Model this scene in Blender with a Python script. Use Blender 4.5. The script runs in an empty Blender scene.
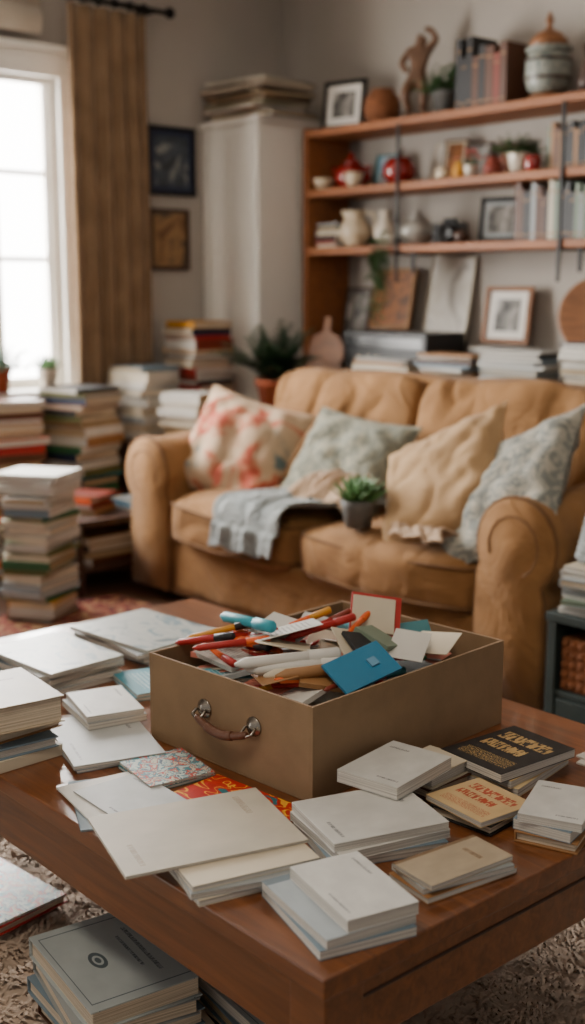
import bpy, math, random
from mathutils import Vector, Matrix, noise, Euler
random.seed(7)
pi=math.pi
C=bpy.context.collection

# ------------------------------------------------------------ materials
def newmat(name):
    m=bpy.data.materials.new(name); m.use_nodes=True
    nt=m.node_tree; b=nt.nodes['Principled BSDF']
    return m,nt,b
def N(nt,t,**kw):
    n=nt.nodes.new(t)
    for k,v in kw.items(): setattr(n,k,v)
    return n
def ramp(nt,fac,stops,interp='LINEAR'):
    r=N(nt,'ShaderNodeValToRGB'); r.color_ramp.interpolation=interp
    el=r.color_ramp.elements
    while len(el)<len(stops): el.new(0.5)
    for e,(p,c) in zip(el,stops):
        e.position=p; e.color=(c[0],c[1],c[2],1)
    nt.links.new(fac,r.inputs[0]); return r.outputs[0]
def coords(nt,kind='Object',scale=(1,1,1),rot=(0,0,0)):
    t=N(nt,'ShaderNodeTexCoord'); mp=N(nt,'ShaderNodeMapping')
    mp.inputs['Scale'].default_value=scale; mp.inputs['Rotation'].default_value=rot
    nt.links.new(t.outputs[kind],mp.inputs[0]); return mp.outputs[0]
def bump(nt,b,h,s,d=0.01):
    bp=N(nt,'ShaderNodeBump'); bp.inputs['Strength'].default_value=s; bp.inputs['Distance'].default_value=d
    nt.links.new(h,bp.inputs['Height']); nt.links.new(bp.outputs[0],b.inputs['Normal'])
def noisetex(nt,vec,scale,detail=4,rough=.5,dist=0):
    n=N(nt,'ShaderNodeTexNoise'); n.inputs['Scale'].default_value=scale; n.inputs['Detail'].default_value=detail
    n.inputs['Roughness'].default_value=rough; n.inputs['Distortion'].default_value=dist
    nt.links.new(vec,n.inputs['Vector']); return n.outputs['Fac']
def s2l(r,g,b):
    f=lambda c:((c/255)/12.92 if c/255<=.04045 else ((c/255+.055)/1.055)**2.4)
    return (f(r),f(g),f(b))
MC={}
def M(name,rgb,rough=.6,metal=0,var=.12,scale=12,bmp=0.0,bscale=80,coat=0,sheen=0):
    if name in MC: return MC[name]
    m,nt,b=newmat(name); c=s2l(*rgb)
    v=coords(nt); f=noisetex(nt,v,scale,3)
    col=ramp(nt,f,[(.3,[x*(1-var) for x in c]),(.7,[min(1,x*(1+var)) for x in c])])
    nt.links.new(col,b.inputs['Base Color'])
    b.inputs['Roughness'].default_value=rough; b.inputs['Metallic'].default_value=metal
    if coat: b.inputs['Coat Weight'].default_value=coat
    if sheen: b.inputs['Sheen Weight'].default_value=sheen
    if bmp: bump(nt,b,noisetex(nt,v,bscale,4),bmp,.004)
    MC[name]=m; return m
def Mwood(name,c1,c2,scale=(1,12,12),rough=.35,coat=.0,ns=3.0):
    m,nt,b=newmat(name)
    v=coords(nt,'Object',scale); f=noisetex(nt,v,ns,6,.6,1.2)
    col=ramp(nt,f,[(.25,s2l(*c1)),(.5,[ (a+d)/2 for a,d in zip(s2l(*c1),s2l(*c2))]),(.75,s2l(*c2))])
    nt.links.new(col,b.inputs['Base Color']); b.inputs['Roughness'].default_value=rough
    b.inputs['Coat Weight'].default_value=coat; bump(nt,b,f,.12,.003)
    return m
def Mfabric(name,c1,c2,sheen=.3,wr=.5,wscale=5,weave=500,stretch=(1,1,1)):
    m,nt,b=newmat(name); v=coords(nt,'Object',stretch)
    f=noisetex(nt,v,7,4); g=noisetex(nt,v,wscale,3,.55,.8); w=noisetex(nt,v,weave,2)
    col=ramp(nt,f,[(.3,s2l(*c1)),(.7,s2l(*c2))]); nt.links.new(col,b.inputs['Base Color'])
    b.inputs['Roughness'].default_value=.9; b.inputs['Sheen Weight'].default_value=sheen
    b.inputs['Specular IOR Level'].default_value=.2
    b1=N(nt,'ShaderNodeBump'); b1.inputs['Strength'].default_value=wr; b1.inputs['Distance'].default_value=.05
    nt.links.new(g,b1.inputs['Height'])
    b2=N(nt,'ShaderNodeBump'); b2.inputs['Strength'].default_value=.45; b2.inputs['Distance'].default_value=.0015
    nt.links.new(w,b2.inputs['Height']); nt.links.new(b1.outputs[0],b2.inputs['Normal']); nt.links.new(b2.outputs[0],b.inputs['Normal'])
    return m
def Mpattern(name,stops,scale=8,dist=2.5,interp='EASE',rough=.9,kind='noise',detail=2,coord='Object',wr=.3):
    m,nt,b=newmat(name); v=coords(nt,coord)
    f=noisetex(nt,v,scale,detail,.5,dist)
    col=ramp(nt,f,[(p,s2l(*c)) for p,c in stops],interp); nt.links.new(col,b.inputs['Base Color'])
    b.inputs['Roughness'].default_value=rough
    if wr: bump(nt,b,noisetex(nt,coords(nt),5,3),wr,.03)
    return m
def Mcover(name,base,acc,kind='title',rough=.45):
    """printed book cover using the cover's own UVs"""
    m,nt,b=newmat(name); t=N(nt,'ShaderNodeTexCoord'); sp=N(nt,'ShaderNodeSeparateXYZ'); nt.links.new(t.outputs['UV'],sp.inputs[0])
    U,V=sp.outputs[0],sp.outputs[1]
    def mt(op,a,c2):
        n=N(nt,'ShaderNodeMath',operation=op)
        for i,x in enumerate((a,c2)):
            if isinstance(x,(int,float)): n.inputs[i].default_value=x
            else: nt.links.new(x,n.inputs[i])
        return n.outputs[0]
    def band(s,lo,hi): return mt('MULTIPLY',mt('GREATER_THAN',s,lo),mt('LESS_THAN',s,hi))
    def rect(a,b2,c2,d): return mt('MULTIPLY',band(U,a,b2),band(V,c2,d))
    def circ(cx,cy,r0,r1):
        dx=mt('SUBTRACT',U,cx); dy=mt('MULTIPLY',mt('SUBTRACT',V,cy),1.4)
        d=mt('SQRT',mt('ADD',mt('MULTIPLY',dx,dx),mt('MULTIPLY',dy,dy)),0); return band(d,r0,r1)
    jag=mt('GREATER_THAN',noisetex(nt,coords(nt,'UV',(60,4,1)),3,2),.47)
    if kind=='title':
        mask=mt('MULTIPLY',mt('MAXIMUM',rect(.22,.8,.74,.78),rect(.3,.7,.64,.67)),jag)
        mask=mt('MAXIMUM',mask,circ(.5,.36,.06,.10)); mask=mt('MAXIMUM',mask,circ(.5,.36,0,.035))
        fr=mt('SUBTRACT',rect(.07,.93,.05,.95),rect(.08,.92,.058,.942)); mask=mt('MAXIMUM',mask,fr)
    elif kind=='lines':
        mask=mt('MULTIPLY',rect(.15,.85,.2,.85),mt('MULTIPLY',jag,mt('GREATER_THAN',mt('FRACT',mt('MULTIPLY',V,14),0),.6)))
    elif kind=='big':
        j2=mt('GREATER_THAN',noisetex(nt,coords(nt,'UV',(9,3,1)),3,1),.47)
        mask=mt('MULTIPLY',mt('MAXIMUM',rect(.12,.9,.66,.84),rect(.12,.75,.42,.58)),j2)
        mask=mt('MAXIMUM',mask,mt('MULTIPLY',rect(.12,.9,.12,.30),mt('GREATER_THAN',noisetex(nt,coords(nt,'UV',(40,16,1)),3,1),.55)))
    elif kind=='corner':
        mask=mt('MULTIPLY',mt('MAXIMUM',rect(.1,.42,.82,.86),rect(.55,.9,.10,.13)),jag)
    elif kind=='spine':
        mask=mt('MAXIMUM',rect(0,.09,0,1),mt('MULTIPLY',rect(.3,.75,.70,.75),jag))
    mx=N(nt,'ShaderNodeMixRGB'); nt.links.new(mask,mx.inputs[0]); mx.inputs[1].default_value=(*s2l(*base),1); mx.inputs[2].default_value=(*s2l(*acc),1)
    nz=noisetex(nt,coords(nt,'UV'),3,4); mm=N(nt,'ShaderNodeMixRGB',blend_type='MULTIPLY'); mm.inputs[0].default_value=.6
    nt.links.new(mx.outputs[0],mm.inputs[1]); nt.links.new(ramp(nt,nz,[(.3,(.7,.7,.7)),(.7,(1,1,1))]),mm.inputs[2])
    nt.links.new(mm.outputs[0],b.inputs['Base Color']); b.inputs['Roughness'].default_value=rough
    return m
def Mpages(name,c):
    m,nt,b=newmat(name); v=coords(nt,'Object',(2,2,900)); f=noisetex(nt,v,1,2)
    cc=s2l(*c); nt.links.new(ramp(nt,f,[(.35,[x*.5 for x in cc]),(.6,cc)]),b.inputs['Base Color']); b.inputs['Roughness'].default_value=.85
    return m

# ------------------------------------------------------------ mesh builder
class MB:
    def __init__(s): s.v=[];s.f=[];s.mi=[];s.uv=[];s.sm=[];s.mats=[]
    def slot(s,m):
        if m not in s.mats: s.mats.append(m)
        return s.mats.index(m)
    def add(s,vs,fs,m,T=None,uvs=None,smooth=False):
        o=len(s.v); k=s.slot(m)
        for p in vs:
            p=Vector(p); s.v.append(T@p if T else p)
        for i,f in enumerate(fs):
            s.f.append([o+a for a in f]); s.mi.append(k); s.sm.append(smooth)
            s.uv.append(uvs[i] if uvs else [(0,0)]*len(f))
    def box(s,size,loc,m,rz=0,T=None,rot=None):
        a,b,c=[x/2 for x in size]
        vs=[(-a,-b,-c),(a,-b,-c),(a,b,-c),(-a,b,-c),(-a,-b,c),(a,-b,c),(a,b,c),(-a,b,c)]
        fs=[(0,3,2,1),(4,5,6,7),(0,1,5,4),(1,2,6,5),(2,3,7,6),(3,0,4,7)]
        q=[(0,0),(1,0),(1,1),(0,1)]
        R=Matrix.Translation(Vector(loc))@(Euler(rot).to_matrix().to_4x4() if rot else Matrix.Rotation(rz,4,'Z'))
        if T: R=T@R
        s.add(vs,fs,m,R,[q]*6)
    def lathe(s,prof,m,loc=(0,0,0),seg=24,T=None,caps=True):
        vs=[];fs=[]
        for r,z in prof:
            for i in range(seg):
                a=2*pi*i/seg; vs.append((r*math.cos(a),r*math.sin(a),z))
        for j in range(len(prof)-1):
            for i in range(seg):
                a=j*seg+i;b=j*seg+(i+1)%seg; fs.append((a,b,b+seg,a+seg))
        if caps:
            if prof[0][0]>1e-4: fs.append(tuple(range(seg))[::-1])
            if prof[-1][0]>1e-4: fs.append(tuple((len(prof)-1)*seg+i for i in range(seg)))
        R=Matrix.Translation(Vector(loc))
        if T: R=T@R
        s.add(vs,fs,m,R,smooth=True)
    def tube(s,pts,r,m,seg=8,T=None):
        pts=[Vector(p) for p in pts]; rs=r if isinstance(r,(list,tuple)) else [r]*len(pts)
        vs=[];fs=[]; up=Vector((0.13,0.21,1)).normalized(); n=None
        for i,p in enumerate(pts):
            d=(pts[min(i+1,len(pts)-1)]-pts[max(i-1,0)]).normalized()
            if n is None: n=d.cross(up).normalized()
            else: n=(n-d*n.dot(d)).normalized()
            b=d.cross(n)
            for k in range(seg):
                a=2*pi*k/seg; vs.append(p+(n*math.cos(a)+b*math.sin(a))*rs[i])
        for j in range(len(pts)-1):
            for k in range(seg):
                a=j*seg+k;b2=j*seg+(k+1)%seg; fs.append((a,b2,b2+seg,a+seg))
        fs.append(tuple(range(seg))[::-1]); fs.append(tuple((len(pts)-1)*seg+i for i in range(seg)))
        s.add(vs,fs,m,T,smooth=True)
    def ball(s,r,loc,m,seg=14,T=None,sc=(1,1,1)):
        n=seg//2; pr=[(r*math.sin(pi*i/n),-r*math.cos(pi*i/n)) for i in range(n+1)]
        pr[0]=(1e-5,-r);pr[-1]=(1e-5,r)
        R=Matrix.Translation(Vector(loc))@Matrix.Diagonal((*sc,1))
        if T: R=T@R
        s.lathe(pr,m,(0,0,0),seg,R,caps=False)
    def soft(s,size,loc,m,e=6,n=14,nz=.0,ns=4,crown=0,seed=0,T=None,crowny=0,crease=0,cf=(2.2,1.4,1.1)):
        hx,hy,hz=[x/2 for x in size]; vs=[];fs=[];idx={}
        def vid(p):
            k=tuple(round(x*n) for x in p)
            if k in idx: return idx[k]
            x,y,z=p; l=(abs(x)**e+abs(y)**e+abs(z)**e)**(1/e)
            x,y,z=x/l,y/l,z/l
            q=Vector((x*hx,y*hy,z*hz+crown*max(0,z)*(1-x*x)*(1-y*y)))
            q.y-=crowny*max(0,-y)*(1-x*x)*(1-z*z)
            if nz:
                d=noise.noise_vector((q+Vector((seed*3.1,seed*1.7,0)))*ns)*nz; q+=d
            if crease:
                w=noise.noise_vector(q*2+Vector((seed,0,0)))*.5
                r=1-abs(noise.noise(Vector((q.x*cf[0],q.y*cf[1],q.z*cf[2]))*1.6+w+Vector((seed*5,0,0))))*4
                msk=max(0,noise.noise(q*2.3+Vector((0,seed*2,0)))*1.5+.6)
                q-=Vector((x,y,z))*crease*msk*max(0,r)**2
            idx[k]=len(vs); vs.append(q); return idx[k]
        r=[-1+2*i/n for i in range(n+1)]
        for ax in range(3):
            for sg in (-1,1):
                for i in range(n):
                    for j in range(n):
                        c=[]
                        for a,b in ((i,j),(i+1,j),(i+1,j+1),(i,j+1)):
                            p=[0,0,0]; p[ax]=sg; p[(ax+1)%3]=r[a]; p[(ax+2)%3]=r[b]; c.append(vid(tuple(p)))
                        fs.append(tuple(c) if sg>0 else tuple(c[::-1]))
        R=Matrix.Translation(Vector(loc))
        if T: R=T@R
        s.add(vs,fs,m,R,smooth=True)
    def grid(s,fn,nu,nv,m,T=None,uv=False):
        vs=[fn(i/nu,j/nv) for j in range(nv+1) for i in range(nu+1)]
        fs=[(j*(nu+1)+i,j*(nu+1)+i+1,(j+1)*(nu+1)+i+1,(j+1)*(nu+1)+i) for j in range(nv) for i in range(nu)]
        s.add(vs,fs,m,T,smooth=True)
    def build(s,name,parent=None,bevel=0,seg=2,solid=0,sub=0,origin=None):
        me=bpy.data.meshes.new(name)
        o3=Vector(origin) if origin is not None else Vector((0,0,0))
        if origin is None and s.v and parent is None:
            lo=Vector([min(p[i] for p in s.v) for i in range(3)]); hi=Vector([max(p[i] for p in s.v) for i in range(3)])
            o3=Vector(((lo.x+hi.x)/2,(lo.y+hi.y)/2,lo.z))
        me.from_pydata([p-o3 for p in s.v],[],s.f)
        for m in s.mats: me.materials.append(m)
        ul=me.uv_layers.new(name='UVMap')
        for p,mi,sm,uv in zip(me.polygons,s.mi,s.sm,s.uv):
            p.material_index=mi; p.use_smooth=sm
            for li,c in zip(p.loop_indices,uv): ul.data[li].uv=c
        me.validate()
        ob=bpy.data.objects.new(name,me); C.objects.link(ob); ob.location=o3
        if parent: ob.parent=parent
        if solid:
            d=ob.modifiers.new('sol','SOLIDIFY'); d.thickness=solid; d.offset=0
        if bevel:
            d=ob.modifiers.new('bev','BEVEL'); d.width=bevel; d.segments=seg; d.limit_method='ANGLE'; d.angle_limit=math.radians(50)
            d.harden_normals=False
        if sub:
            d=ob.modifiers.new('sub','SUBSURF'); d.levels=sub; d.render_levels=sub
        return ob
def empty(name,loc=(0,0,0)):
    e=bpy.data.objects.new(name,None); C.objects.link(e); e.location=loc; e.empty_display_size=.1; return e
def TR(x,y,z,rz=0,rx=0,ry=0):
    return Matrix.Translation((x,y,z))@Matrix.Rotation(rz,4,'Z')@Matrix.Rotation(rx,4,'X')@Matrix.Rotation(ry,4,'Y')
D=math.radians

# ------------------------------------------------------------ palette
wall_m=M('wall_plaster',(164,156,147),.9,var=.05,scale=2,bmp=.15,bscale=60)
ceil_m=M('ceiling_paint',(196,190,182),.9,var=.02)
white_p=M('white_paint',(220,215,207),.55,var=.03,scale=3)
trim_m=M('trim_white',(226,222,215),.45,var=.03)
floor_m=Mwood('floor_oak',(54,34,22),(88,58,38),(6,1,1),.4)
shelf_m=Mwood('shelf_pine',(108,60,26),(156,92,42),(1,12,12),.6)
table_m=Mwood('table_cherry',(78,42,20),(128,76,38),(1,14,14),.28,.3)
darkwood=Mwood('dark_walnut',(42,25,16),(74,45,28),(1,10,10),.45)
midwood=Mwood('mid_wood',(100,60,30),(148,94,50),(2,2,12),.5)
black_m=M('black_metal',(18,17,17),.4,.6)
blackp=M('black_plastic',(18,18,20),.45)
steel=M('steel',(150,142,132),.25,1,var=.05)
sofa_m=Mfabric('sofa_linen',(124,88,52),(146,106,66),.06,.6,5,260)
sofa_pipe=Mfabric('sofa_piping',(98,68,40),(112,80,50),.05,.1)
curtain_m=Mfabric('curtain_taupe',(112,89,66),(132,107,82),.1,.1)
curtain_in=Mfabric('shade_linen',(186,175,158),(202,192,176),.2,.1)
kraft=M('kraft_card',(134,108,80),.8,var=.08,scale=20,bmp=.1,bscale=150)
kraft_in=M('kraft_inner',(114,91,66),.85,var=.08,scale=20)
leather=M('leather_brown',(92,56,36),.45,bmp=.2,bscale=200)
pages=Mpages('book_pages',(214,198,174)); pages_w=Mpages('book_pages_white',(208,202,192)); pages_o=Mpages('book_pages_old',(184,160,124))
cv={}
for n,c in dict(white=(200,197,190),ivory=(192,180,158),grey=(138,142,142),bluegrey=(102,120,132),sage=(108,122,104),teal=(32,98,104),turq=(44,146,164),navy=(24,36,62),red=(160,26,18),brick=(120,42,24),orange=(214,88,20),mustard=(192,132,28),brown=(80,44,22),tan=(146,104,62),black=(20,19,20),olive=(86,84,40),cream=(206,182,138),pink=(194,118,100),green=(40,84,50),sky=(94,142,172)).items():
    cv[n]=M('cover_'+n,c,.55,var=.06,scale=8)
t_grey=Mcover('cover_grey_title',(164,172,172),(78,90,96),'title')
t_white=Mcover('cover_white_lines',(196,194,188),(104,102,100),'lines')
t_white2=Mcover('cover_white_corner',(198,197,192),(120,120,120),'corner')
t_ltgrey=Mcover('cover_ltgrey_corner',(172,175,174),(104,104,106),'corner')
t_bgrey=Mcover('cover_bluegrey_spine',(156,165,170),(96,110,118),'spine')
t_black=Mcover('cover_black_big',(24,23,25),(190,156,98),'big')
t_cream=Mcover('cover_cream_big',(204,174,126),(176,66,32),'big')
t_tan=Mcover('cover_tan_spine',(172,156,132),(124,98,70),'spine')
t_folder=Mcover('cover_folder',(180,171,154),(156,142,122),'corner')
t_turq=Mcover('cover_turq_lines',(66,142,160),(180,210,214),'lines')
t_comic=Mpattern('cover_comic',[(0,(32,68,90)),(.35,(176,188,180)),(.45,(52,120,132)),(.52,(180,48,34)),(.58,(186,180,158)),(.68,(36,74,94))],7,1,'CONSTANT',.4,'noise',3,'UV',0)
t_comic2=Mpattern('cover_comic_red',[(0,(172,24,16)),(.44,(184,30,20)),(.5,(222,160,36)),(.54,(176,26,18)),(.66,(32,102,112))],5,.6,'CONSTANT',.4,'noise',1,'UV',0)
t_photo=Mpattern('cover_photo',[(.3,(84,104,112)),(.42,(168,172,168)),(.55,(176,178,172)),(.62,(112,136,146)),(.75,(188,186,178))],3.5,1.0,'EASE',.35,'noise',3,'UV',0)

# ------------------------------------------------------------ books
def book(mb,x,y,z,w,d,t,rz,m,pg=None,hard=True,T0=None):
    pg=pg or pages
    T=TR(x,y,z,rz)
    if T0: T=T0@T
    c=.0028 if hard else .0009; ins=.005 if hard else .0006
    mb.box((w,d,c),(0,0,c/2),m,T=T); mb.box((w,d,c),(0,0,t-c/2),m,T=T)
    mb.box((c,d,t-2*c),(-w/2+c/2,0,t/2),m,T=T)
    mb.box((w-ins-c,d-2*ins,t-2*c),(c/2-ins/2,0,t/2),pg,T=T)
    return z+t
def bstack(name,x,y,z,items,rz=0,origin=None,bev=.0006):
    """items bottom->top: (w,d,t,rot_deg,dx,dy,mat,hard)"""
    mb=MB()
    for it in items:
        w,d,t,r,dx,dy,m=it[:7]; hard=it[7] if len(it)>7 else True
        pg=pages_w if (not hard) else random.choice([pages,pages,pages_o,pages_w])
        z=book(mb,x+dx,y+dy,z,w,d,t,rz+D(r),m,pg,hard)
    return mb.build(name,bevel=bev,seg=1)
def rstack(name,x,y,z0,z1,w,d,pal,rz=0,j=.015,tr=(.015,.045),jr=8,seed=1,spine=.75):
    """pile of books; most have their spine turned to the room"""
    rnd=random.Random(seed); z=z0; mb=MB(); last=None
    while z<z1-.008:
        t=min(rnd.uniform(*tr),max(.012,z1-z)); s=rnd.uniform(.86,1.0)
        w_,d_=w*s,d*rnd.uniform(.86,1)
        r=rnd.uniform(-jr,jr)
        if rnd.random()<spine:
            if rnd.random()<.5: r+=180
            else: r+=90; w_,d_=d_,w_
        hard=rnd.random()<.75; pg=pages_w if not hard else rnd.choice([pages,pages,pages_o,pages_w])
        c=rnd.choice([p for p in pal if p!=last] or pal); last=c
        z=book(mb,x+rnd.uniform(-j,j),y+rnd.uniform(-j,j),z,w_,d_,t,rz+D(r),cv[c],pg,hard)
    return mb.build(name,bevel=.0006,seg=1)
def brow(name,x0,x1,y,z,hmin,hmax,pal,dep=.17,seed=3,tmin=.015,tmax=.035,lean=0):
    rnd=random.Random(seed); mb=MB(); x=x0
    while x<x1:
        t=rnd.uniform(tmin,tmax); h=rnd.uniform(hmin,hmax); m=cv[rnd.choice(pal)]; c=.002
        T=TR(x+t/2,y,z)
        mb.box((c,dep,h),(-t/2+c/2,0,h/2),m,T=T); mb.box((c,dep,h),(t/2-c/2,0,h/2),m,T=T)
        mb.box((t-2*c,c,h),(0,-dep/2+c/2,h/2),m,T=T)
        mb.box((t-2*c,dep-.008,h-.008),(0,.002,h/2),pages,T=T)
        for q in (.12,.82): mb.box((t-.003,.001,.006),(0,-dep/2-.0005,h*q),cv['tan'],T=T)
        x+=t+.001
    return mb.build(name,bevel=.0008,seg=1)

# ------------------------------------------------------------ room shell
XL=-5.21; YB=4.47; ZC=2.95
def plain(name,size,loc,m,bev=0):
    mb=MB(); mb.box(size,loc,m); return mb.build(name,bevel=bev)
plain('floor',(7.6,7.2,.1),(-1.5,.97,-.05),floor_m)
plain('ceiling',(7.6,7.2,.1),(-1.5,.97,ZC+.05),ceil_m)
plain('wall_back',(7.4,.12,ZC),(-1.51,YB+.06,ZC/2),wall_m)
mb=MB(); WY0,WY1,WZ0,WZ1=1.30,3.07,.82,2.28
mb.box((.16,WY0+2.6,ZC),(XL-.08,(WY0-2.6)/2,ZC/2),wall_m)
mb.box((.16,YB-WY1,ZC),(XL-.08,(YB+WY1)/2,ZC/2),wall_m)
mb.box((.16,WY1-WY0,WZ0),(XL-.08,(WY0+WY1)/2,WZ0/2),wall_m)
mb.box((.16,WY1-WY0,ZC-WZ1),(XL-.08,(WY0+WY1)/2,(ZC+WZ1)/2),wall_m)
mb.build('wall_left')
plain('baseboard_back',(7.4,.018,.11),(-1.51,YB-.009,.055),trim_m,.004)
plain('baseboard_left',(.018,7,.11),(XL+.009,.9,.055),trim_m,.004)
# window
mb=MB(); xw=XL-.05
fy=.05
for y in (WY0+fy/2,WY1-fy/2): mb.box((.08,fy,WZ1-WZ0),(xw,y,(WZ0+WZ1)/2),trim_m)
for z in (WZ0+fy/2,WZ1-fy/2): mb.box((.08,WY1-WY0-2*fy,fy),(xw,(WY0+WY1)/2,z),trim_m)
for y in (2.70,1.80): mb.box((.07,.06,WZ1-WZ0-.1),(xw,y,(WZ0+WZ1)/2),trim_m)
for (a,b) in ((2.73,WY1-.05),(1.83,2.67),(WY0+.05,1.77)):
    for z in (1.43,1.83): mb.box((.03,b-a,.022),(xw,(a+b)/2,z),trim_m)
    for y in (a+.011,b-.011): mb.box((.05,.022,WZ1-WZ0-.1),(xw,y,(WZ0+WZ1)/2),trim_m)
mb.tube([(xw+.045,2.70,1.42),(xw+.07,2.70,1.42),(xw+.07,2.70,1.32)],.008,steel)
mb.build('window_1',bevel=.004)
mb=MB()
cw=.09
mb.box((.03,cw,WZ1-WZ0+.1),(XL+.015,WY1+cw/2-.01,(WZ0+WZ1)/2+.05),trim_m)
mb.box((.03,cw,WZ1-WZ0+.1),(XL+.015,WY0-cw/2+.01,(WZ0+WZ1)/2+.05),trim_m)
mb.box((.035,WY1-WY0+.2,.11),(XL+.0175,(WY0+WY1)/2,WZ1+.04),trim_m)
mb.box((.06,WY1-WY0+.24,.03),(XL+.03,(WY0+WY1)/2,WZ1+.11),trim_m)
mb.build('trim_1',bevel=.005)
plain('window_sill',(.22,WY1-WY0+.16,.035),(XL+.06,(WY0+WY1)/2,WZ0-.018),trim_m,.006)
mb=MB()
def shade(u,v):
    z=2.44+.36*v; return (XL+.07+.022*abs(math.sin(v*pi*3)),WY0-.02+(WY1-WY0-.10)*u,z)
mb.grid(shade,4,36,curtain_in); mb.box((.075,WY1-WY0-.10,.03),(XL+.052,(WY0+WY1)/2-.07,2.815),trim_m); mb.build('roman_shade',solid=.006)
mb=MB(); mb.tube([(XL+.15,1.2,2.61),(XL+.15,3.60,2.61)],.013,black_m,12)
mb.ball(.028,(XL+.15,3.62,2.61),black_m)
for y in (3.54,1.24): mb.tube([(XL,y,2.61),(XL+.15,y,2.61)],.01,black_m); mb.lathe([(.03,0),(.03,.012)],black_m,T=TR(XL,y,2.61,0,0,D(90)))
mb.build('curtain_rod')
def curt(name,y0,y1,folds,seed):
    mb=MB()
    def fn(u,v):
        z=.03+2.55*v; a=.028*(.8+.3*(1-v))
        ph=u*folds*2*pi
        y=y0+(y1-y0)*u+.012*noise.noise((u*5,v*2,seed))
        x=XL+.15+a*math.sin(ph+.8*noise.noise((u*3,v*1.2,seed+3)))*(.7+.5*noise.noise((u*4,v,seed+6)))+.014*noise.noise((u*7,v*3,seed))
        return (x,y,z)
    mb.grid(fn,110,30,curtain_m)
    for i in range(folds+1):
        y=y0+(y1-y0)*min(.98,max(.02,i/folds))
        mb.lathe([(.017,-.004),(.022,-.004),(.022,.004),(.017,.004)],black_m,T=TR(XL+.15,y,2.61,0,D(90)),caps=False)
    mb.build(name,solid=.004)
curt('curtain',3.045,3.475,5,1)

def framed(name,w,h,T,frame_m,img,mat_m=None,fw=.02,fd=.018,matw=.03):
    """local: x width, z height (0..h), picture faces -y"""
    mb=MB()
    mb.box((w,fd*.4,h),(0,fd*.3,h/2),frame_m,T=T)
    for x in (-w/2+fw/2,w/2-fw/2): mb.box((fw,fd,h),(x,-fd*.1,h/2),frame_m,T=T)
    for z in (fw/2,h-fw/2): mb.box((w-2*fw,fd,fw),(0,-fd*.1,z),frame_m,T=T)
    y=-.001
    if mat_m:
        mb.box((w-2*fw,.002,h-2*fw),(0,y,h/2),mat_m,T=T); k=fw+matw; y-=.002
    else: k=fw
    mb.box((w-2*k,.002,h-2*k),(0,y,h/2),img,T=T)
    return mb.build(name,bevel=.0015,seg=1)
img_dark=Mpattern('print_dark',[(.3,(24,28,34)),(.5,(52,62,72)),(.6,(130,132,130)),(.7,(32,38,48))],9,1,'EASE',.3,'noise',3,'Object',0)
img_port=Mpattern('print_portrait',[(.3,(98,66,36)),(.48,(140,106,66)),(.56,(46,38,32)),(.7,(120,92,56))],7,.6,'EASE',.4,'noise',2,'Object',0)
img_bw=Mpattern('print_bw',[(.35,(50,48,46)),(.5,(116,112,106)),(.65,(176,170,164))],9,.5,'EASE',.4,'noise',3,'Object',0)
img_orange=Mpattern('print_orange',[(.3,(78,46,24)),(.5,(144,88,42)),(.6,(78,46,28)),(.75,(178,132,78))],9,1.5,'EASE',.4,'noise',3,'Object',0)
img_abs=Mpattern('print_abstract',[(.3,(180,170,154)),(.5,(204,198,188)),(.57,(166,158,148)),(.66,(202,194,182))],4,1,'EASE',.5,'noise',2,'Object',0)
framed('framed_print',.30,.34,TR(XL+.014,3.71,1.76,D(90)),black_m,img_dark,cv['navy'],.018,.02,.03)
framed('framed_print',.25,.31,TR(XL+.014,3.69,1.385,D(90)),darkwood,img_port,None,.02)

# ------------------------------------------------------------ corner cabinet with magazines
mb=MB(); mb.box((.46,.55,2.10),(-4.975,4.19,1.05),white_p); mb.box((.48,.57,.03),(-4.965,4.18,2.115),white_p)
mb.box((.215,.006,1.92),(-5.085,3.912,1.08),white_p); mb.box((.215,.006,1.92),(-4.862,3.912,1.08),white_p)
mb.build('tall_cabinet',bevel=.004)
rnd=random.Random(5); it=[]
for i in range(11):
    it.append((.46+rnd.uniform(-.08,.04),.34,rnd.uniform(.008,.024),rnd.uniform(-9,9),rnd.uniform(-.02,.03),rnd.uniform(-.04,.02),cv[rnd.choice(['brown','tan','brown','black','grey','tan','olive'])],True))
bstack('magazine_stack',-4.93,4.08,2.1305,it)

# ------------------------------------------------------------ bookcase
X0,X1=-4.70,-2.2; SY0,SY1=4.17,YB; SH=(2.07,1.78,1.495)
mb=MB()
mb.box((.035,.295,1.20),(X0+.0175,4.318,.88+.6),shelf_m)
for z in SH: mb.box((X1-X0-.035,.295,.035),((X0+X1)/2+.0175,4.318,z-.0175),shelf_m)
mb.box((.035,.295,1.20),(X1+.0175,4.318,.88+.6),shelf_m)
for x in (-4.03,-3.10,-2.5):
    mb.box((.016,.012,.72),(x,SY0-.006,1.68),black_m)
    mb.box((.016,.29,.012),(x,4.315,SH[2]-.041),black_m)
    mb.box((.016,.012,.10),(x+.1,SY0+.004,SH[2]-.085),black_m)
mb.build('bookshelf',bevel=.003)
mb=MB()
mb.box((2.46,.52,.03),(-3.45,4.20,.865),darkwood)
mb.box((2.42,.48,.77),(-3.45,4.215,.465),midwood)
for i in range(4): 
    mb.box((.56,.015,.70),(-4.37+i*.60+.0,3.97,.465),midwood); mb.ball(.014,(-4.37+i*.6+.22,3.955,.5),black_m)
mb.box((2.3,.42,.08),(-3.45,4.22,.04),darkwood)
mb.build('sideboard',bevel=.004)

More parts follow.
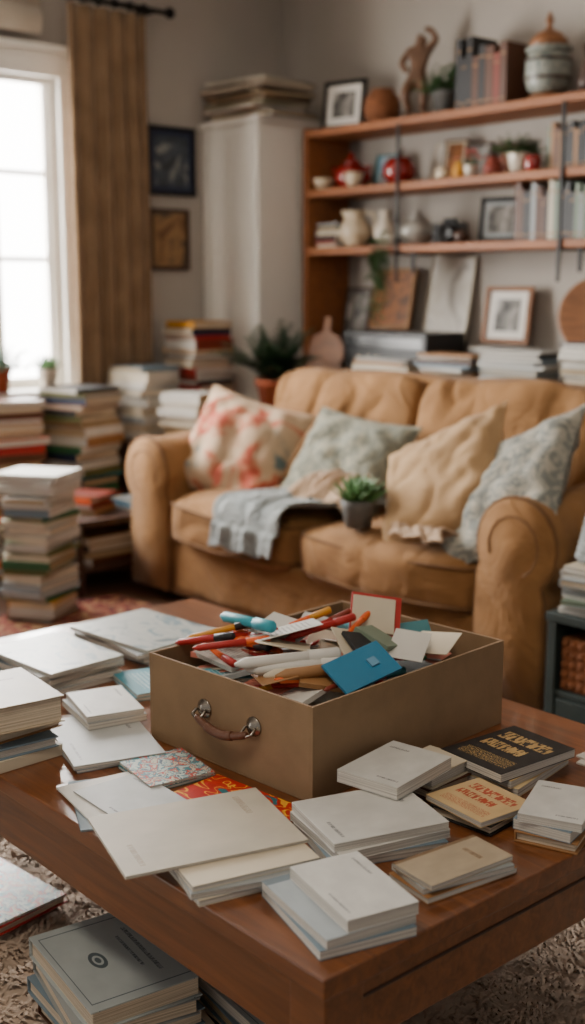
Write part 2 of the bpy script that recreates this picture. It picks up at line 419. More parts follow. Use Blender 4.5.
# ------------------------------------------------------------ shelf items
white_cer=M('ceramic_white',(204,192,174),.3,coat=.4); cream_cer=M('ceramic_cream',(192,174,146),.35,coat=.3)
red_cer=M('ceramic_red',(132,20,14),.25,coat=.6); terra=M('terracotta',(144,70,38),.8,bmp=.2); grey_pot=M('pot_grey',(92,90,86),.7,bmp=.2)
leaf=M('leaf_green',(56,88,44),.5,var=.3,scale=30); leaf2=M('leaf_dark',(38,68,40),.5,var=.3,scale=30); leaf3=M('leaf_succulent',(72,114,58),.5,var=.25,scale=30)
soil=M('soil',(46,33,26),.95,bmp=.5); wick=M('wicker',(126,74,40),.8,var=.35,scale=60,bmp=1,bscale=120); bronze=M('statue_wood',(98,66,42),.5,var=.25,scale=15,bmp=.3)
def blade(mb,base,dirv,L,w,m,droop=.3,n=5,fat=0):
    base=Vector(base); d=Vector(dirv).normalized(); side=d.cross(Vector((0,0,1)))
    if side.length<.05: side=Vector((1,0,0))
    side.normalize(); vs=[];fs=[]; nrm=side.cross(d).normalized()
    for i in range(n+1):
        t=i/n; p=base+d*L*t+Vector((0,0,-droop*L*t*t)); ww=w*math.sin(pi*(.12+.88*t)**.8)*.5+.0004
        c=p+nrm*(-ww*.35-fat*math.sin(pi*t))
        vs+= [p-side*ww,c,p+side*ww]
    for i in range(n):
        a=i*3; fs+=[(a,a+1,a+4,a+3),(a+1,a+2,a+5,a+4)]
    if fat:
        o=len(vs)
        for i in range(n+1):
            vs.append(vs[i*3+1]+nrm*(fat*2.2*math.sin(pi*min(1,i/n+.1))))
        for i in range(n):
            a=i*3; fs+=[(a,a+3,o+i+1,o+i),(a+2,o+i,o+i+1,a+5)]
    mb.add(vs,fs,m,smooth=True)
def pot(mb,x,y,z,r,h,m,rim=True):
    pr=[(r*.72,0),(r*.95,h*.8)]
    if rim: pr+=[(r*1.04,h*.8),(r*1.06,h)]
    else: pr+=[(r,h)]
    pr+=[(r*.9,h),(r*.88,h*.86),(.001,h*.86)]
    mb.lathe(pr,m,(x,y,z),28); mb.lathe([(r*.87,h*.86),(r*.87,h*.88),(.001,h*.9)],soil,(x,y,z),20)
def potted(name,x,y,z,r,h,pm,kind,lm,R,seed=1,cnt=40,rim=True):
    rnd=random.Random(seed); mb=MB(); pot(mb,x,y,z,r,h,pm,rim); zt=z+h*.88
    for i in range(cnt):
        a=rnd.uniform(0,2*pi)
        if kind=='bush':
            el=rnd.uniform(.15,1.4); L=R*rnd.uniform(.4,1)
            d=Vector((math.cos(a)*math.cos(el),math.sin(a)*math.cos(el),math.sin(el)))
            b=Vector((x+math.cos(a)*r*.4,y+math.sin(a)*r*.4,zt))
            tip=b+d*L; mb.tube([b,b+d*L*.5,tip],[.0016,.0013,.0008],lm,4)
            for k in range(7):
                t=.3+.7*k/6; q=b+d*L*t; a2=rnd.uniform(0,2*pi)
                blade(mb,q,(math.cos(a2),math.sin(a2),rnd.uniform(-.2,.8)),R*.26,R*.14,lm,.3,3)
        elif kind=='fern':
            el=rnd.uniform(.55,1.45); L=R*rnd.uniform(.65,1); d=Vector((math.cos(a)*math.cos(el),math.sin(a)*math.cos(el),math.sin(el)))
            b=Vector((x,y,zt)); pts=[b+d*L*t+Vector((0,0,-.28*L*t*t)) for t in [k/12 for k in range(13)]]
            mb.tube(pts,.0018,lm,4)
            for k in range(2,13):
                dd=(pts[k]-pts[k-1]).normalized(); sd=dd.cross(Vector((0,0,1))).normalized()
                for s in (-1,1): blade(mb,pts[k],sd*s+dd*.5,R*.22*(1.15-k/13),R*.065,lm,.2,3)
        elif kind=='succ':
            el=.35+1.15*(i/cnt); L=R*(1-.2*i/cnt)
            a=i*2.4; d=Vector((math.cos(a)*math.cos(el),math.sin(a)*math.cos(el),math.sin(el)))
            blade(mb,(x+math.cos(a)*r*.15,y+math.sin(a)*r*.15,zt),d,L,R*.24,lm,-.05,5,R*.045)
    return mb.build(name)
yS=4.33
z=SH[0]
framed('photo_frame',.245,.235,TR(-4.52,4.27,z+.002,D(12),D(-8)),black_m,img_bw,white_p,.020,.016,.035)
mb=MB(); mb.lathe([(.05,0),(.080,.03),(.09,.08),(.076,.13),(.055,.15),(.05,.165),(.045,.16),(.06,.12),(.05,.02)],wick,(-4.27,yS-.03,z),26)
for i in range(7): mb.lathe([(.078+.010*math.sin(.4+i*.42),.0),(.086+.006*math.sin(.4+i*.42),.004),(.078+.010*math.sin(.4+i*.42),.008)],wick,(-4.27,yS-.03,z+.025+i*.015),26,caps=False)
mb.build('wicker_vase')
me=bpy.data.meshes.new('carved_figurine'); sx,sy,sz=-4.04,4.29,z
J={'pel':(0,0,.175,.040),'wst':(.006,0,.215,.033),'chs':(.008,0,.268,.044),'nck':(.012,0,.315,.020),'hd':(.022,-.006,.347,.032),'hd2':(.034,-.010,.362,.026),
 'lsh':(-.036,0,.295,.022),'lel':(-.072,-.012,.24,.017),'lha':(-.036,-.03,.20,.015),
 'rsh':(.050,0,.298,.022),'rel':(.092,-.004,.345,.018),'rwr':(.066,-.008,.385,.014),'rha':(.036,-.008,.392,.016),
 'lhp':(-.024,0,.155,.032),'lkn':(-.052,-.035,.105,.025),'lan':(-.026,-.002,.030,.016),'lto':(-.042,-.034,.018,.014),
 'rhp':(.024,0,.155,.032),'rkn':(.044,-.035,.105,.025),'ran':(.034,.002,.030,.016),'rto':(.044,-.034,.018,.014)}
ks=list(J); E=[('pel','wst'),('wst','chs'),('chs','nck'),('nck','hd'),('hd','hd2'),('chs','lsh'),('lsh','lel'),('lel','lha'),('chs','rsh'),('rsh','rel'),('rel','rwr'),('rwr','rha'),('pel','lhp'),('lhp','lkn'),('lkn','lan'),('lan','lto'),('pel','rhp'),('rhp','rkn'),('rkn','ran'),('ran','rto')]
me.from_pydata([Vector(J[k][:3]) for k in ks],[(ks.index(a),ks.index(b)) for a,b in E],[])
fig=bpy.data.objects.new('carved_figurine',me); C.objects.link(fig); fig.location=(sx,sy,sz+.008); fig.rotation_euler=(0,0,D(35))
sk=fig.modifiers.new('skin','SKIN'); sk.use_smooth_shade=True
for i,k in enumerate(ks):
    me.skin_vertices[0].data[i].radius=(J[k][3]*1.0,J[k][3]*1.0); me.skin_vertices[0].data[i].use_root=(k=='pel')
sb=fig.modifiers.new('sub','SUBSURF'); sb.levels=2; sb.render_levels=2; me.materials.append(bronze)
mb=MB(); mb.lathe([(.07,0),(.073,.006),(.07,.014),(.001,.015)],bronze,(0,0,-.006)); b_=mb.build('base',parent=fig)
potted('potted_plant',-3.87,yS-.03,z,.06,.11,grey_pot,'bush',leaf,.14,4,40)
brow('book_row',-3.75,-3.47,4.32,z,.22,.31,['brown','black','brick','brown','tan','brown'],.17,8,.025,.05)
jar_p=Mpattern('jar_blue_white',[(.0,(170,164,146)),(.45,(148,150,140)),(.5,(46,80,92)),(.56,(164,160,144)),(.7,(92,110,110))],22,2,'EASE',.35,'noise',2,'Object',0)
mb=MB(); L=(-3.30,4.31,z)
mb.lathe([(.075,0),(.082,.008),(.078,.025),(.06,.035)],midwood,L)
mb.lathe([(.06,.035),(.085,.055),(.096,.10),(.094,.165),(.080,.20)],jar_p,L,32)
mb.lathe([(.099,.085),(.101,.091),(.099,.097)],darkwood,L,32,caps=False); mb.lathe([(.097,.16),(.099,.166),(.095,.172)],darkwood,L,32,caps=False)
mb.lathe([(.080,.20),(.096,.205),(.098,.215),(.085,.222)],jar_p,L,32)
mb.lathe([(.083,.222),(.075,.25),(.052,.275),(.028,.285),(.012,.295),(.010,.312),(.019,.326),(.012,.34),(.003,.365)],midwood,L,32)
mb.build('lidded_ceramic_jar')
mb=MB(); T=TR(-3.10,4.32,z,D(10))
mb.box((.10,.10,.02),(0,0,.01),darkwood,T=T); mb.lathe([(.04,.02),(.045,.06),(.03,.12),(.022,.16),(.028,.2),(.022,.21)],darkwood,T=T)
mb.tube([(.04,0,.07),(.075,0,.10),(.07,0,.15),(.025,0,.16)],.007,darkwood,T=T); mb.build('wooden_jug')
potted('potted_plant',-2.8,yS,z,.06,.1,terra,'bush',leaf,.13,9,25)
z=SH[1]
mb=MB(); T=TR(-4.50,4.32,z)@Matrix.Scale(1.4,4)
mb.lathe([(.035,0),(.06,.02),(.065,.05),(.05,.08),(.03,.09)],red_cer,T=T); mb.lathe([(.032,.09),(.02,.105),(.008,.11),(.012,.122),(.002,.13)],red_cer,T=T)
mb.tube([(-.055,0,.04),(-.085,0,.065),(-.10,0,.085)],[.012,.009,.007],red_cer,T=T); mb.tube([(.055,0,.07),(.09,0,.075),(.09,0,.035),(.058,0,.03)],.006,red_cer,T=T)
mb.build('red_teapot')
mb=MB(); mb.lathe([(.018,0),(.035,.01),(.048,.035),(.052,.055),(.047,.055),(.04,.03),(.001,.012)],cream_cer,(-4.60,4.22,z)); mb.build('small_bowl')
mb=MB(); mb.lathe([(.018,0),(.032,.01),(.042,.035),(.048,.07),(.043,.07),(.036,.03),(.001,.012)],cream_cer,(-4.38,4.22,z)); mb.build('small_bowl')
framed('photo_frame',.14,.16,TR(-4.29,4.35,z+.001,D(8),D(-10)),cv['teal'],Mpattern('print_sky',[(.3,(100,140,160)),(.6,(170,184,186))],6,1,'EASE',.4,'noise',2,'Object',0),None,.01)
mb=MB(); T=TR(-4.12,4.27,z)@Matrix.Scale(1.35,4)
mb.lathe([(.001,.004),(.035,.0),(.058,.03),(.060,.06),(.04,.09),(.012,.086),(.001,.078)],red_cer,T=T,caps=False); mb.tube([(0,0,.08),(.006,0,.105),(.018,0,.125)],.0035,darkwood,T=T)
blade(mb,T@Vector((.004,0,.1)),(1,0,.3),.04,.02,leaf2); mb.build('red_apple_ornament')
framed('postcard_frame',.12,.19,TR(-3.97,4.37,z+.001,D(-6),D(-14)),cv['ivory'],img_abs,None,.006,.008)
framed('postcard_frame',.12,.20,TR(-3.86,4.35,z+.001,D(14),D(-14)),cv['brown'],img_orange,cv['ivory'],.008,.008,.012)
framed('postcard_frame',.14,.17,TR(-3.74,4.38,z+.001,D(4),D(-12)),darkwood,img_bw,None,.012,.008)
mb=MB(); mb.ball(.032,(-3.81,4.23,z+.028),cream_cer,sc=(1.2,1,.9)); mb.build('small_ornament')
mb=MB(); mb.lathe([(.02,0),(.03,.02),(.028,.05),(.014,.065),(.016,.075)],cv['mustard'],(-3.73,4.25,z)); mb.build('small_vase')
def flowers(name,x,y,z,r,h,pm,cols,R,n,seed):
    rnd=random.Random(seed); mb=MB(); pot(mb,x,y,z,r,h,pm,False)
    for i in range(n):
        a=rnd.uniform(0,2*pi); e=rnd.uniform(.3,1.4); d=Vector((math.cos(a)*math.cos(e),math.sin(a)*math.cos(e),math.sin(e)))
        b=Vector((x,y,z+h*.85)); p=b+d*R*rnd.uniform(.6,1); mb.tube([b,(b+p)/2+Vector((0,0,.005)),p],.0015,leaf,4)
        c=rnd.choice(cols)
        for k in range(7):
            a2=2*pi*k/7; side=Vector((math.cos(a2),math.sin(a2),.35)); blade(mb,p,side+d*.4,R*.22,R*.16,c,.1,3)
        mb.ball(R*.05,p+d*R*.03,cv['mustard'],8)
        if i%2==0:
            a2=rnd.uniform(0,6.28); blade(mb,(b+p)/2,(math.cos(a2),math.sin(a2),.3),R*.3,R*.12,leaf)
    return mb.build(name)
petal_r=M('petal_red',(166,30,26),.6); petal_w=M('petal_white',(206,192,180),.6); petal_p=M('petal_pink',(196,104,100),.6)
flowers('small_flower_pot',-3.66,4.25,z,.035,.055,white_cer,[petal_r,petal_p],.085,16,3)
mb=MB(); mb.lathe([(.03,0),(.045,.02),(.04,.05),(.02,.07),(.024,.085),(.018,.085)],cv['brick'],(-3.55,4.27,z)); mb.tube([(-3.51,4.27,z+.02),(-3.475,4.27,z+.04),(-3.49,4.27,z+.07),(-3.53,4.27,z+.07)],.005,cv['brick']); mb.build('clay_jug')
framed('photo_frame',.12,.16,TR(-3.57,4.40,z+.001,D(4),D(-8)),darkwood,img_orange,None,.012,.01)
potted('potted_plant',-3.41,4.28,z,.055,.09,white_cer,'bush',leaf,.115,12,44,False)
mb=MB(); mb.lathe([(.028,0),(.036,.02),(.036,.06),(.03,.07),(.026,.07)],red_cer,(-3.30,4.23,z)); mb.build('red_cup')
brow('book_row',-3.25,-2.95,4.34,z,.15,.20,['grey','ivory','sage','brown','brown','tan','black'],.17,18,.015,.03)
brow('book_row',-2.90,-2.3,4.34,z,.16,.23,['grey','brick','ivory','navy','brown'],.17,19)
z=SH[2]
rstack('book_stack',-4.57,4.30,z+.0005,z+.12,.17,.2,['black','grey','brick','brown'],0,.006,(.018,.03),5,31)
def pitcher(name,x,y,z,s,m,sp=1,rz=0):
    mb=MB(); T=TR(x,y,z,rz)@Matrix.Scale(s,4)
    mb.lathe([(.045,0),(.05,.008),(.075,.05),(.08,.085),(.065,.125),(.045,.15),(.048,.168),(.058,.18),(.053,.18),(.042,.165),(.040,.15),(.06,.12),(.074,.08)],m,T=T,seg=28)
    mb.tube([(.05,0,.165),(.10,0,.17),(.115,0,.12),(.10,0,.07),(.074,0,.06)],[.008,.008,.008,.007,.006],m,T=T)
    mb.tube([(-.04,0,.15),(-.062,0,.17),(-.075,0,.184)],[.02,.014,.006],m,T=T); return mb.build(name)
pitcher('ceramic_pitcher',-4.42,4.27,z,.98,cream_cer,1,D(20))
mb=MB(); mb.lathe([(.03,0),(.05,.03),(.058,.07),(.04,.11),(.024,.14),(.034,.17),(.029,.17),(.02,.14)],white_cer,(-4.24,4.30,z)); mb.build('ceramic_vase')
mb=MB(); T=TR(-4.01,4.28,z+.001)@Matrix.Scale(1.1,4); pew=M('pewter',(154,150,142),.3,.3)
mb.lathe([(.05,0),(.055,.008),(.085,.04),(.088,.065),(.065,.1),(.04,.11)],pew,T=T,seg=28); mb.lathe([(.042,.11),(.025,.125),(.008,.13),(.014,.142),(.002,.15)],pew,T=T)
mb.tube([(-.07,0,.045),(-.11,0,.065),(-.13,0,.1)],[.016,.011,.008],pew,T=T); mb.tube([(.07,0,.09),(.115,0,.1),(.125,0,.06),(.082,0,.04)],.006,pew,T=T); mb.build('metal_teapot')
mb=MB(); T=TR(-3.79,4.27,z,D(20))@Matrix.Scale(1.15,4)
mb.box((.13,.045,.08),(0,0,.04),blackp,T=T); mb.box((.05,.04,.02),(0,0,.09),blackp,T=T); mb.lathe([(.036,0),(.036,.03),(.030,.045),(.026,.045),(.024,.035),(.001,.03)],blackp,T=T@TR(0,-.02,.04,0,D(90)),seg=24)
mb.lathe([(.01,0),(.01,.008)],steel,(.045,0,.08),12,T=T); mb.build('vintage_camera',bevel=.004)
mb=MB(); mb.lathe([(.02,0),(.03,.01),(.034,.03),(.03,.05),(.01,.06)],darkwood,(-3.68,4.22,z)); mb.build('small_ornament')
framed('photo_frame',.20,.20,TR(-3.53,4.30,z+.002,D(18),D(-10)),blackp,img_bw,cv['grey'],.020,.014,.02)
brow('book_row',-3.40,-3.02,4.33,z,.18,.25,['grey','black','ivory','brown','sage','black','brown'],.17,23,.014,.03)
brow('book_row',-2.98,-2.3,4.33,z,.16,.23,['grey','brick','ivory','navy','brown'],.17,24)
rnd=random.Random(9); mb=MB(); pot(mb,-4.13,4.23,z,.035,.05,white_cer,False)
for k in range(8):
    a=rnd.uniform(-2.6,-.5); p=Vector((-4.13,4.23,z+.045)); pts=[p.copy()]
    tgt=Vector((-4.08+.05*math.cos(a)*1.2+rnd.uniform(-.03,.03),4.13+rnd.uniform(-.02,.01),z-.005)); 
    pts+= [p+Vector((0,-.04,.03)),tgt+Vector((0,.01,.03))]
    Ln=rnd.uniform(.10,.36); n=10
    for i in range(n): pts.append(tgt+Vector((.02*math.sin(i*.8+k),-.012*math.sin(i+k),-Ln*(i+1)/n)))
    mb.tube(pts,.0016,leaf,4)
    for q in pts[2:]:
        for s in range(3):
            a2=rnd.uniform(0,6.28); blade(mb,q,(math.cos(a2),math.sin(a2),-.2),.034,.024,leaf,.3,3)
mb.build('trailing_vine')

# ------------------------------------------------------------ sideboard items
z=.8805
framed('framed_print',.17,.30,TR(-4.56,4.40,z+.12,D(6),D(-10)),darkwood,img_bw,None,.014)
mb=MB(); T=TR(-4.57,4.19,z,D(15),D(-14))@Matrix.Scale(1.1,4)
pts=[(-.10,0,0),(.10,0,0),(.11,0,.10),(.07,0,.16),(.02,0,.18),(.018,0,.25),(-.018,0,.25),(-.02,0,.18),(-.07,0,.16),(-.11,0,.10)]
n=len(pts); vs=[(a,-.009,c) for a,b,c in pts]+[(a,.009,c) for a,b,c in pts]
mb.add(vs,[tuple(range(n)),tuple(range(2*n-1,n-1,-1))]+[(i,i+n,(i+1)%n+n,(i+1)%n) for i in range(n)],midwood,T=T); mb.build('cutting_board',bevel=.003)
rstack('book_stack',-4.56,4.35,z,z+.12,.20,.12,['brown','black','tan'],0,.004,(.02,.04),2,76)
framed('framed_painting',.28,.30,TR(-4.27,4.37,z+.215,D(-2),D(-10)),cv['tan'],img_orange,None,.016)
rstack('book_stack',-4.28,4.33,z,z+.20,.24,.17,['brown','black','tan'],0,.004,(.02,.05),3,77)
framed('canvas_print',.25,.40,TR(-3.93,4.40,z+.17,D(6),D(-6),D(4)),cv['ivory'],img_abs,None,.004)
mb=MB(); T=TR(-4.00,4.19,z,D(2))
for a in (-.22,.22): mb.box((.02,.28,.05),(a,0,.025),blackp,T=T)
mb.box((.52,.28,.16),(0,0,.13),blackp,T=T); mb.box((.48,.004,.05),(0,-.142,.16),M('black_gloss',(30,30,32),.2),T=T)
for i in range(3): mb.lathe([(.014,0),(.012,.012),(.001,.013)],steel,T=T@TR(-.15+i*.06,-.141,.09,0,D(90)),seg=14)
mb.build('stereo_receiver',bevel=.004)
framed('photo_frame',.24,.26,TR(-3.52,4.35,z+.165,D(10),D(-10)),midwood,img_bw,white_p,.022,.018,.035)
rstack('book_stack',-3.50,4.32,z,z+.15,.28,.18,['white','grey','ivory'],0,.006,(.02,.04),3,78)
mb=MB(); T=TR(-3.05,4.37,z+.30,D(15),D(80))@Matrix.Scale(.95,4)
mb.lathe([(.001,-.01),(.10,-.008),(.165,.012),(.17,.018),(.16,.018),(.10,.003),(.001,0)],midwood,T=T,seg=36,caps=False); mb.build('wooden_plate')
rstack('book_stack',-3.05,4.37,z,z+.14,.26,.14,['brown','grey','tan'],0,.003,(.02,.04),3,79)
pal=['white','grey','bluegrey','black','tan','navy','brown']
rstack('magazine_stack',-3.92,4.01,z,z+.10,.36,.14,['brown','grey','ivory','tan'],0,.006,(.010,.022),5,40)
rstack('magazine_stack',-3.55,4.05,z,z+.13,.32,.17,pal,0,.012,(.010,.022),6,41)
rstack('magazine_stack',-3.20,4.06,z,z+.16,.34,.17,['white','grey','black','bluegrey'],0,.012,(.008,.022),6,42)
rstack('magazine_stack',-2.82,4.10,z,z+.20,.30,.2,['grey','navy','black','ivory'],0,.01,(.010,.03),6,43)
rstack('magazine_stack',-2.48,4.15,z,z+.15,.26,.2,pal,0,.01,(.010,.03),6,44)

# ------------------------------------------------------------ plant on stand
mb=MB(); mb.lathe([(.14,0),(.14,.022)],midwood,(-4.47,3.79,.71-.022),28)
for k in range(3):
    a=2*pi*k/3+.4; mb.tube([(-4.47+.10*math.cos(a),3.79+.10*math.sin(a),.69),(-4.47+.12*math.cos(a),3.79+.12*math.sin(a),0)],.013,midwood)
mb.build('plant_stand')
potted('potted_fern',-4.47,3.79,.7105,.095,.15,terra,'fern',leaf2,.44,3,34)

# ------------------------------------------------------------ left stacks
mix=['white','ivory','tan','mustard','olive','brick','teal','navy','cream','black','grey','orange','brown','green']
mb=MB(); mb.box((.40,.72,.03),(-4.99,3.50,.565),darkwood)
mb.box((.36,.68,.50),(-4.995,3.50,.30),darkwood); mb.box((.34,.64,.05),(-4.995,3.5,.025),black_m)
for y in (3.33,3.67): mb.box((.012,.31,.42),(-4.81,y,.30),darkwood); mb.ball(.012,(-4.797,y+.1,.35),steel)
mb.build('low_cabinet',bevel=.003)
rstack('book_stack',-4.94,3.34,.5805,.92,.25,.27,['white','ivory','grey','white','bluegrey'],D(10),.012,(.02,.05),7,51,.4)
rstack('book_stack',-4.95,3.69,.5805,1.13,.27,.26,['red','black','brick','red','brown','navy','mustard','tan'],D(0),.01,(.02,.05),6,52,.85)
rstack('book_stack',-4.63,3.40,0,.81,.22,.24,['white','grey','ivory','brown'],D(20),.008,(.02,.045),6,53,.5)
rstack('book_stack',-4.93,2.96,0,.84,.30,.30,['teal','olive','mustard','brick','white','black','tan','green','navy'],D(15),.012,(.02,.045),6,54,.85)
rstack('book_stack',-4.94,2.59,0,.80,.28,.27,['brick','orange','tan','red','brown','mustard','black'],D(-5),.010,(.02,.045),7,55,.85)
rstack('book_stack',-4.92,2.22,0,.66,.26,.26,mix,D(8),.010,(.02,.045),7,56)
rstack('book_stack',-4.17,2.31,.009,.50,.21,.27,['olive','ivory','grey','white','green','bluegrey','black','mustard','ivory','tan'],D(30),.010,(.014,.036),8,57,.6)
bstack('paperback_stack',-4.17,2.31,.5005+.012,[(.26,.22,.026,30,0,0,cv['white'],False),(.25,.21,.028,24,.01,0,cv['grey'],False),(.27,.23,.024,34,0,0,cv['white'],False)])
mb=MB(); bx,by=-4.50,2.80
mb.box((.40,.50,.028),(bx,by,.316),darkwood); mb.box((.36,.46,.018),(bx,by,.11),darkwood)
for a in (-.18,.18):
    for b in (-.23,.23): mb.box((.035,.035,.302),(bx+a,by+b,.151),darkwood)
mb.box((.36,.02,.19),(bx,by+.22,.21),darkwood); mb.build('side_bench',bevel=.003)
rstack('book_stack',-4.55,2.72,.3305,.41,.26,.2,['orange','brown','tan','brick'],D(25),.01,(.015,.03),6,58)
rstack('book_stack',-4.45,2.95,.3305,.37,.24,.14,['sky','grey','white'],D(5),.006,(.01,.02),6,59)
rstack('book_stack',-4.50,2.78,.1195,.24,.26,.3,['brown','tan','black'],D(5),.006,(.02,.04),4,60)
potted('potted_succulent',-5.07,2.88,.8205,.05,.10,white_cer,'succ',leaf3,.09,3,34,False)
potted('potted_succulent',-5.07,2.63,.8205,.055,.11,terra,'bush',leaf2,.15,8,30)

# ------------------------------------------------------------ sofa
sofa=empty('sofa',(-3.17,3.25,0)); so=Vector((-3.17,3.25,0))
def part(mb,name,**k):
    ob=mb.build(name,origin=so,**k); ob.parent=sofa; ob.location=(0,0,0); return ob
sx0,sx1,sy0,sy1=-4.26,-2.08,2.80,3.74
mb=MB(); mb.soft((sx1-sx0-.06,.86,.22),((sx0+sx1)/2,3.27,.185),sofa_m,10,16,.01,3); part(mb,'base')
mb=MB()
mb.soft((.79,.72,.22),(-3.60,3.10,.365),sofa_m,5,44,.022,3.5,.035,1,crease=.012,cf=(2.6,2.6,1))
part(mb,'seat_cushion_1')
mb=MB(); mb.soft((.86,.72,.22),(-2.775,3.10,.365),sofa_m,5,44,.022,3.5,.035,5,crease=.012,cf=(2.6,2.6,1)); part(mb,'seat_cushion_2')
def piping(mb,cx,cy,cz,hx,hy,e=5,r=.006):
    pts=[]
    for i in range(49):
        a=2*pi*i/48; c,s=math.cos(a),math.sin(a); l=(abs(c)**e+abs(s)**e)**(1/e)
        pts.append((cx+hx*c/l,cy+hy*s/l,cz+.006*math.sin(a*5)))
    mb.tube(pts,r,sofa_pipe,6)
mb=MB(); piping(mb,-3.60,3.10,.43,.393,.355); piping(mb,-3.60,3.10,.30,.393,.355); piping(mb,-2.775,3.10,.43,.428,.355); piping(mb,-2.775,3.10,.30,.428,.355); part(mb,'seat_piping')
mb=MB(); mb.soft((sx1-sx0-.2,.20,.88),((sx0+sx1)/2,3.64,.51),sofa_m,7,36,.022,2.5,0,2); part(mb,'back_frame')
Tb=TR(-3.60,3.49,.665,0,D(-10)); mb=MB(); mb.soft((.87,.25,.58),(0,0,0),sofa_m,7,48,.026,3.2,0,3,T=Tb,crowny=.03,crease=.026,cf=(2.8,1,1.0)); part(mb,'back_cushion_1')
Tb=TR(-2.76,3.49,.665,0,D(-10)); mb=MB(); mb.soft((.87,.25,.58),(0,0,0),sofa_m,7,48,.026,3.2,0,8,T=Tb,crowny=.03,crease=.026,cf=(2.8,1,1.0)); part(mb,'back_cushion_2')
def arm(name,x,sg):
    prof=[(-.135,.06),(-.135,.30),(-.13,.44)]
    cx,cz,r=.018,.54,.150
    for i in range(0,17):
        a=D(205-i*(255/16)); prof.append((cx+r*math.cos(a),cz+r*math.sin(a)))
    prof+=[(.125,.38),(.13,.25),(.135,.06)]
    mb=MB(); n=len(prof); ys=[sy0-.015,sy0,sy0+.02,sy0+.06]+[sy0+.06+(sy1-sy0-.06)*k/24 for k in range(1,25)]
    sc=[.90,.97,1.0,1.0]+[1]*24; vs=[];fs=[]
    for j,(y,s) in enumerate(zip(ys,sc)):
        for k,(a,b) in enumerate(prof):
            cxx,czz=0,.5
            p=Vector((x+sg*(cxx+(a-cxx)*s),y,(czz+(b-czz)*s) if b>.1 else b))
            p+=noise.noise_vector(p*4)*(.014 if j>1 and b>.1 else .003)
            if j>2 and b>.1:
                rr=1-abs(noise.noise(Vector((p.x*3,p.y*5,p.z*3))))*3; p-=Vector((sg*(a-cx)*.07,0,.007 if b>.6 else 0))*max(0,rr)**2
            vs.append(p)
    for j in range(len(ys)-1):
        for k in range(n):
            a=j*n+k;b=j*n+(k+1)%n; f=(a,b,b+n,a+n); fs.append(f if sg<0 else f[::-1])
    fs.append(tuple(range(n)) if sg>0 else tuple(range(n))[::-1]); fs.append(tuple((len(ys)-1)*n+i for i in range(n)))
    mb.add(vs,fs,sofa_m,smooth=True)
    mb.tube([(x+sg*a*.985,sy0+.004,.5+(b-.5)*.985 if b>.1 else b) for a,b in prof],.007,sofa_pipe,6)
    # inner scroll seam on the arm front
    mb.tube([(x+sg*(cx+r*.62*math.cos(D(200-i*24))),sy0-.014,cz+r*.62*math.sin(D(200-i*24))) for i in range(12)],.004,sofa_pipe,6)
    return part(mb,name)
arm('arm_left',-4.12,-1); arm('arm_right',-2.215,1)
mb=MB()
for x in (sx0+.12,sx1-.12):
    for y in (sy0+.10,sy1-.10): mb.lathe([(.022,0),(.032,.10)],darkwood,(x,y,0),14)
part(mb,'legs')
mb=MB()
def sk1(u,v): return (sx0+.02+(sx1-sx0-.04)*u, sy0+.035+.008*math.sin(u*38)*(1-v)+.006*noise.noise((u*9,v,1)), .045+.24*v)
mb.grid(sk1,120,6,sofa_m); part(mb,'front_skirt',solid=.008)

def pillow(name,w,h,t,T,m,seed=0,m2=None):
    mb=MB(); n=34
    for sd in (1,-1):
        def fn(a,b):
            u,v=2*a-1,2*b-1
            th=t/2*max(0,(1-abs(u)**3)*(1-abs(v)**3))**.55
            x=w/2*u*(1-.09*(1-v*v)); z=h/2*v*(1-.09*(1-u*u))
            nn=noise.noise((u*2.2+seed,v*2.2,sd*3))*.026*(1-abs(u)**4)*(1-abs(v)**4)
            cr=.012*math.sin(abs(u*v)*14+seed)*min(1,abs(u*v)*2)*(1-max(abs(u),abs(v))**6)
            r=1-abs(noise.noise((u*1.6+seed*2,v*1.6+.5*u,sd)))*4
            return (x,-sd*(th+nn+cr-.014*max(0,r)**2*(1-max(abs(u),abs(v))**4)),z)
        vs=[fn(i/n,j/n) for j in range(n+1) for i in range(n+1)]
        fs=[(j*(n+1)+i,j*(n+1)+i+1,(j+1)*(n+1)+i+1,(j+1)*(n+1)+i) for j in range(n) for i in range(n)]
        if sd<0: fs=[f[::-1] for f in fs]
        mb.add(vs,fs,m if sd>0 or not m2 else m2,T=T,smooth=True)
    pts=[]
    for k in range(4):
        for i in range(12):
            s=-1+2*i/12
            u,v=[(s,-1),(1,s),(-s,1),(-1,-s)][k]
            pts.append((w/2*u*(1-.09*(1-v*v)),0,h/2*v*(1-.09*(1-u*u))))
    pts.append(pts[0]); mb.tube(pts,.005,m,6,T=T)
    return mb.build(name)
pil_pink=Mpattern('pillow_floral',[(.30,(92,106,106)),(.40,(174,150,122)),(.49,(182,154,126)),(.54,(178,112,84)),(.60,(166,72,54)),(.67,(178,128,98)),(.8,(180,156,128))],5.5,.8,'EASE',.95,'noise',5)
pil_sage=Mpattern('pillow_damask_sage',[(.40,(138,134,116)),(.48,(104,107,96)),(.56,(140,136,118)),(.64,(108,110,98))],9,1.8,'EASE',.95,'noise',2)
pil_grey=Mpattern('pillow_damask_grey',[(.40,(112,114,108)),(.48,(158,152,138)),(.54,(102,106,102)),(.62,(156,150,136))],9,2.2,'EASE',.95,'noise',2)
pil_tan=Mfabric('pillow_tan',(154,122,86),(172,140,102),.1,.5,5)
pillow('floral_pillow',.52,.47,.18,TR(-3.87,3.08,.64,D(24),D(-32),D(14)),pil_pink,1)
pillow('damask_pillow',.54,.42,.16,TR(-3.34,3.19,.625,D(4),D(-34),D(5)),pil_sage,4)
